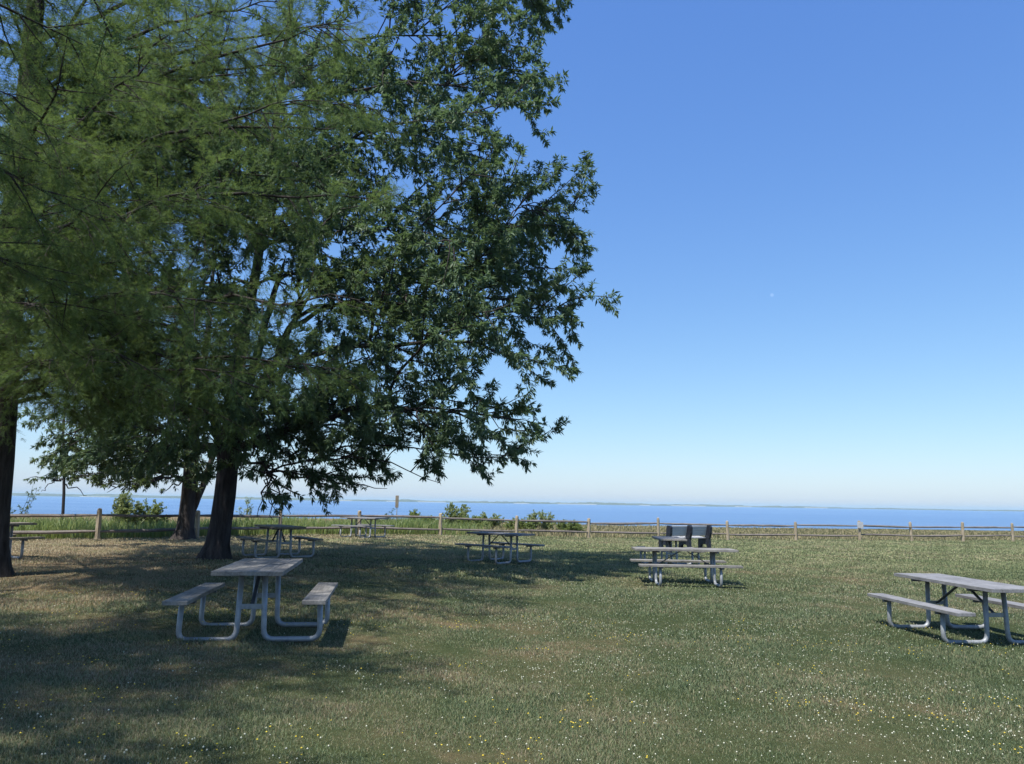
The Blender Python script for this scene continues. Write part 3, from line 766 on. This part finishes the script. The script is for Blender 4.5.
# ------------------------------------------------------------------ light, sky, camera, air
SUN_EL, SUN_AZ = R(63), R(218)      # azimuth clockwise from +Y (the bay)
def build_light():
    w = bpy.data.worlds.new('World'); SC.world = w; w.use_nodes = True
    t = w.node_tree; bg = t.nodes['Background']
    s = t.nodes.new('ShaderNodeTexSky'); s.sky_type = 'NISHITA'; s.sun_disc = False
    s.sun_elevation = SUN_EL; s.sun_rotation = SUN_AZ
    s.air_density = 1.0; s.dust_density = .5; s.ozone_density = 1.0; s.altitude = 0
    # the camera's colour response to the sky: a gain and a gamma for each channel
    sep = t.nodes.new('ShaderNodeSeparateColor'); com = t.nodes.new('ShaderNodeCombineColor')
    t.links.new(s.outputs[0], sep.inputs[0])
    for i, (gam, gain) in enumerate(((.982, .500), (.822, .552), (.470, .578))):
        p = t.nodes.new('ShaderNodeMath'); p.operation = 'POWER'; p.inputs[1].default_value = gam
        q = t.nodes.new('ShaderNodeMath'); q.operation = 'MULTIPLY'; q.inputs[1].default_value = gain * 10 * .1 ** gam
        t.links.new(sep.outputs[i], p.inputs[0]); t.links.new(p.outputs[0], q.inputs[0]); t.links.new(q.outputs[0], com.inputs[i])
    t.links.new(com.outputs[0], bg.inputs[0]); bg.inputs[1].default_value = .10
    L = bpy.data.lights.new('sun', 'SUN'); L.energy = 3.3; L.angle = R(.8); L.color = (1, .95, .87)
    o = bpy.data.objects.new('sun', L); COL.objects.link(o); o.location = (-30, -10, 60)
    from mathutils import Vector
    d = Vector((math.sin(SUN_AZ) * math.cos(SUN_EL), math.cos(SUN_AZ) * math.cos(SUN_EL), math.sin(SUN_EL)))
    o.rotation_euler = d.to_track_quat('Z', 'Y').to_euler()

def build_haze():
    m = bpy.data.materials.new('haze_air'); m.use_nodes = True; t = m.node_tree
    t.nodes.remove(t.nodes['Principled BSDF'])
    v = t.nodes.new('ShaderNodeVolumePrincipled'); v.inputs['Density'].default_value = 1.2e-4
    v.inputs['Color'].default_value = (.62, .85, 1, 1); v.inputs['Anisotropy'].default_value = 0
    t.links.new(v.outputs[0], t.nodes['Material Output'].inputs['Volume'])
    b = MB(); b.box((0, 5000, 7.25), (18400, 14400, 32.5), b=0)
    o = b.build('haze', m); tag(o, 'pale blue sea haze over the bay', kind='stuff')

def build_moon():
    m = NT('moon_glow'); t = m.t; t.nodes.remove(m.b)
    tr = t.nodes.new('ShaderNodeBsdfTransparent'); em = m.n('ShaderNodeEmission', Strength=.03); ad = t.nodes.new('ShaderNodeAddShader')
    m.l(m.ramp(m.noise(.03, 3, .5, m.obj()), [(.35, (.6, .6, .6)), (.65, (1, 1, .96))]), em.inputs[0])
    m.l(tr.outputs[0], ad.inputs[0]); m.l(em.outputs[0], ad.inputs[1]); m.l(ad.outputs[0], m.out.inputs[0])
    bm = bmesh.new(); bmesh.ops.create_icosphere(bm, subdivisions=3, radius=44)
    me = bpy.data.meshes.new('moon'); bm.to_mesh(me); bm.free()
    o = link_mesh('moon', me, m.m); o.location = (6607, 19000, 5329)
    tag(o, 'tiny faint daytime moon alone in the clear blue sky', 'moon')

def build_camera():
    from mathutils import Matrix, Vector
    f = 767.0; roll, pitch = R(.8843), R(8.897)
    c, s = math.cos(pitch), math.sin(pitch)
    fwd = Vector((0, c, s)); up = Vector((0, -s, c)); rt = Vector((1, 0, 0))
    r2 = rt * math.cos(roll) + up * math.sin(roll); u2 = up * math.cos(roll) - rt * math.sin(roll)
    cam = bpy.data.cameras.new('camera'); cam.sensor_width = 36; cam.lens = f * 36 / 1024
    cam.clip_start = .05; cam.clip_end = 40000
    o = bpy.data.objects.new('camera', cam); COL.objects.link(o)
    M = Matrix((r2, u2, -fwd)).transposed().to_4x4(); M.translation = (0, 0, EYE)
    o.matrix_world = M
    SC.camera = o

build_camera(); build_light()
build_terrain(); build_water(); build_far_shore()
build_tables(); build_bench(); build_fence(); build_pole_sign()
build_trees(); build_shrubs(); build_grass(); build_flowers()
build_haze(); build_moon()
SC.view_settings.view_transform = 'Standard'; SC.view_settings.look = 'None'
SC.view_settings.exposure = 1.15; SC.view_settings.gamma = 1
SC.view_settings.use_curve_mapping = False
SC.render.engine = 'CYCLES'
SC.cycles.use_denoising = True
SC.cycles.max_bounces = 6; SC.cycles.transparent_max_bounces = 8
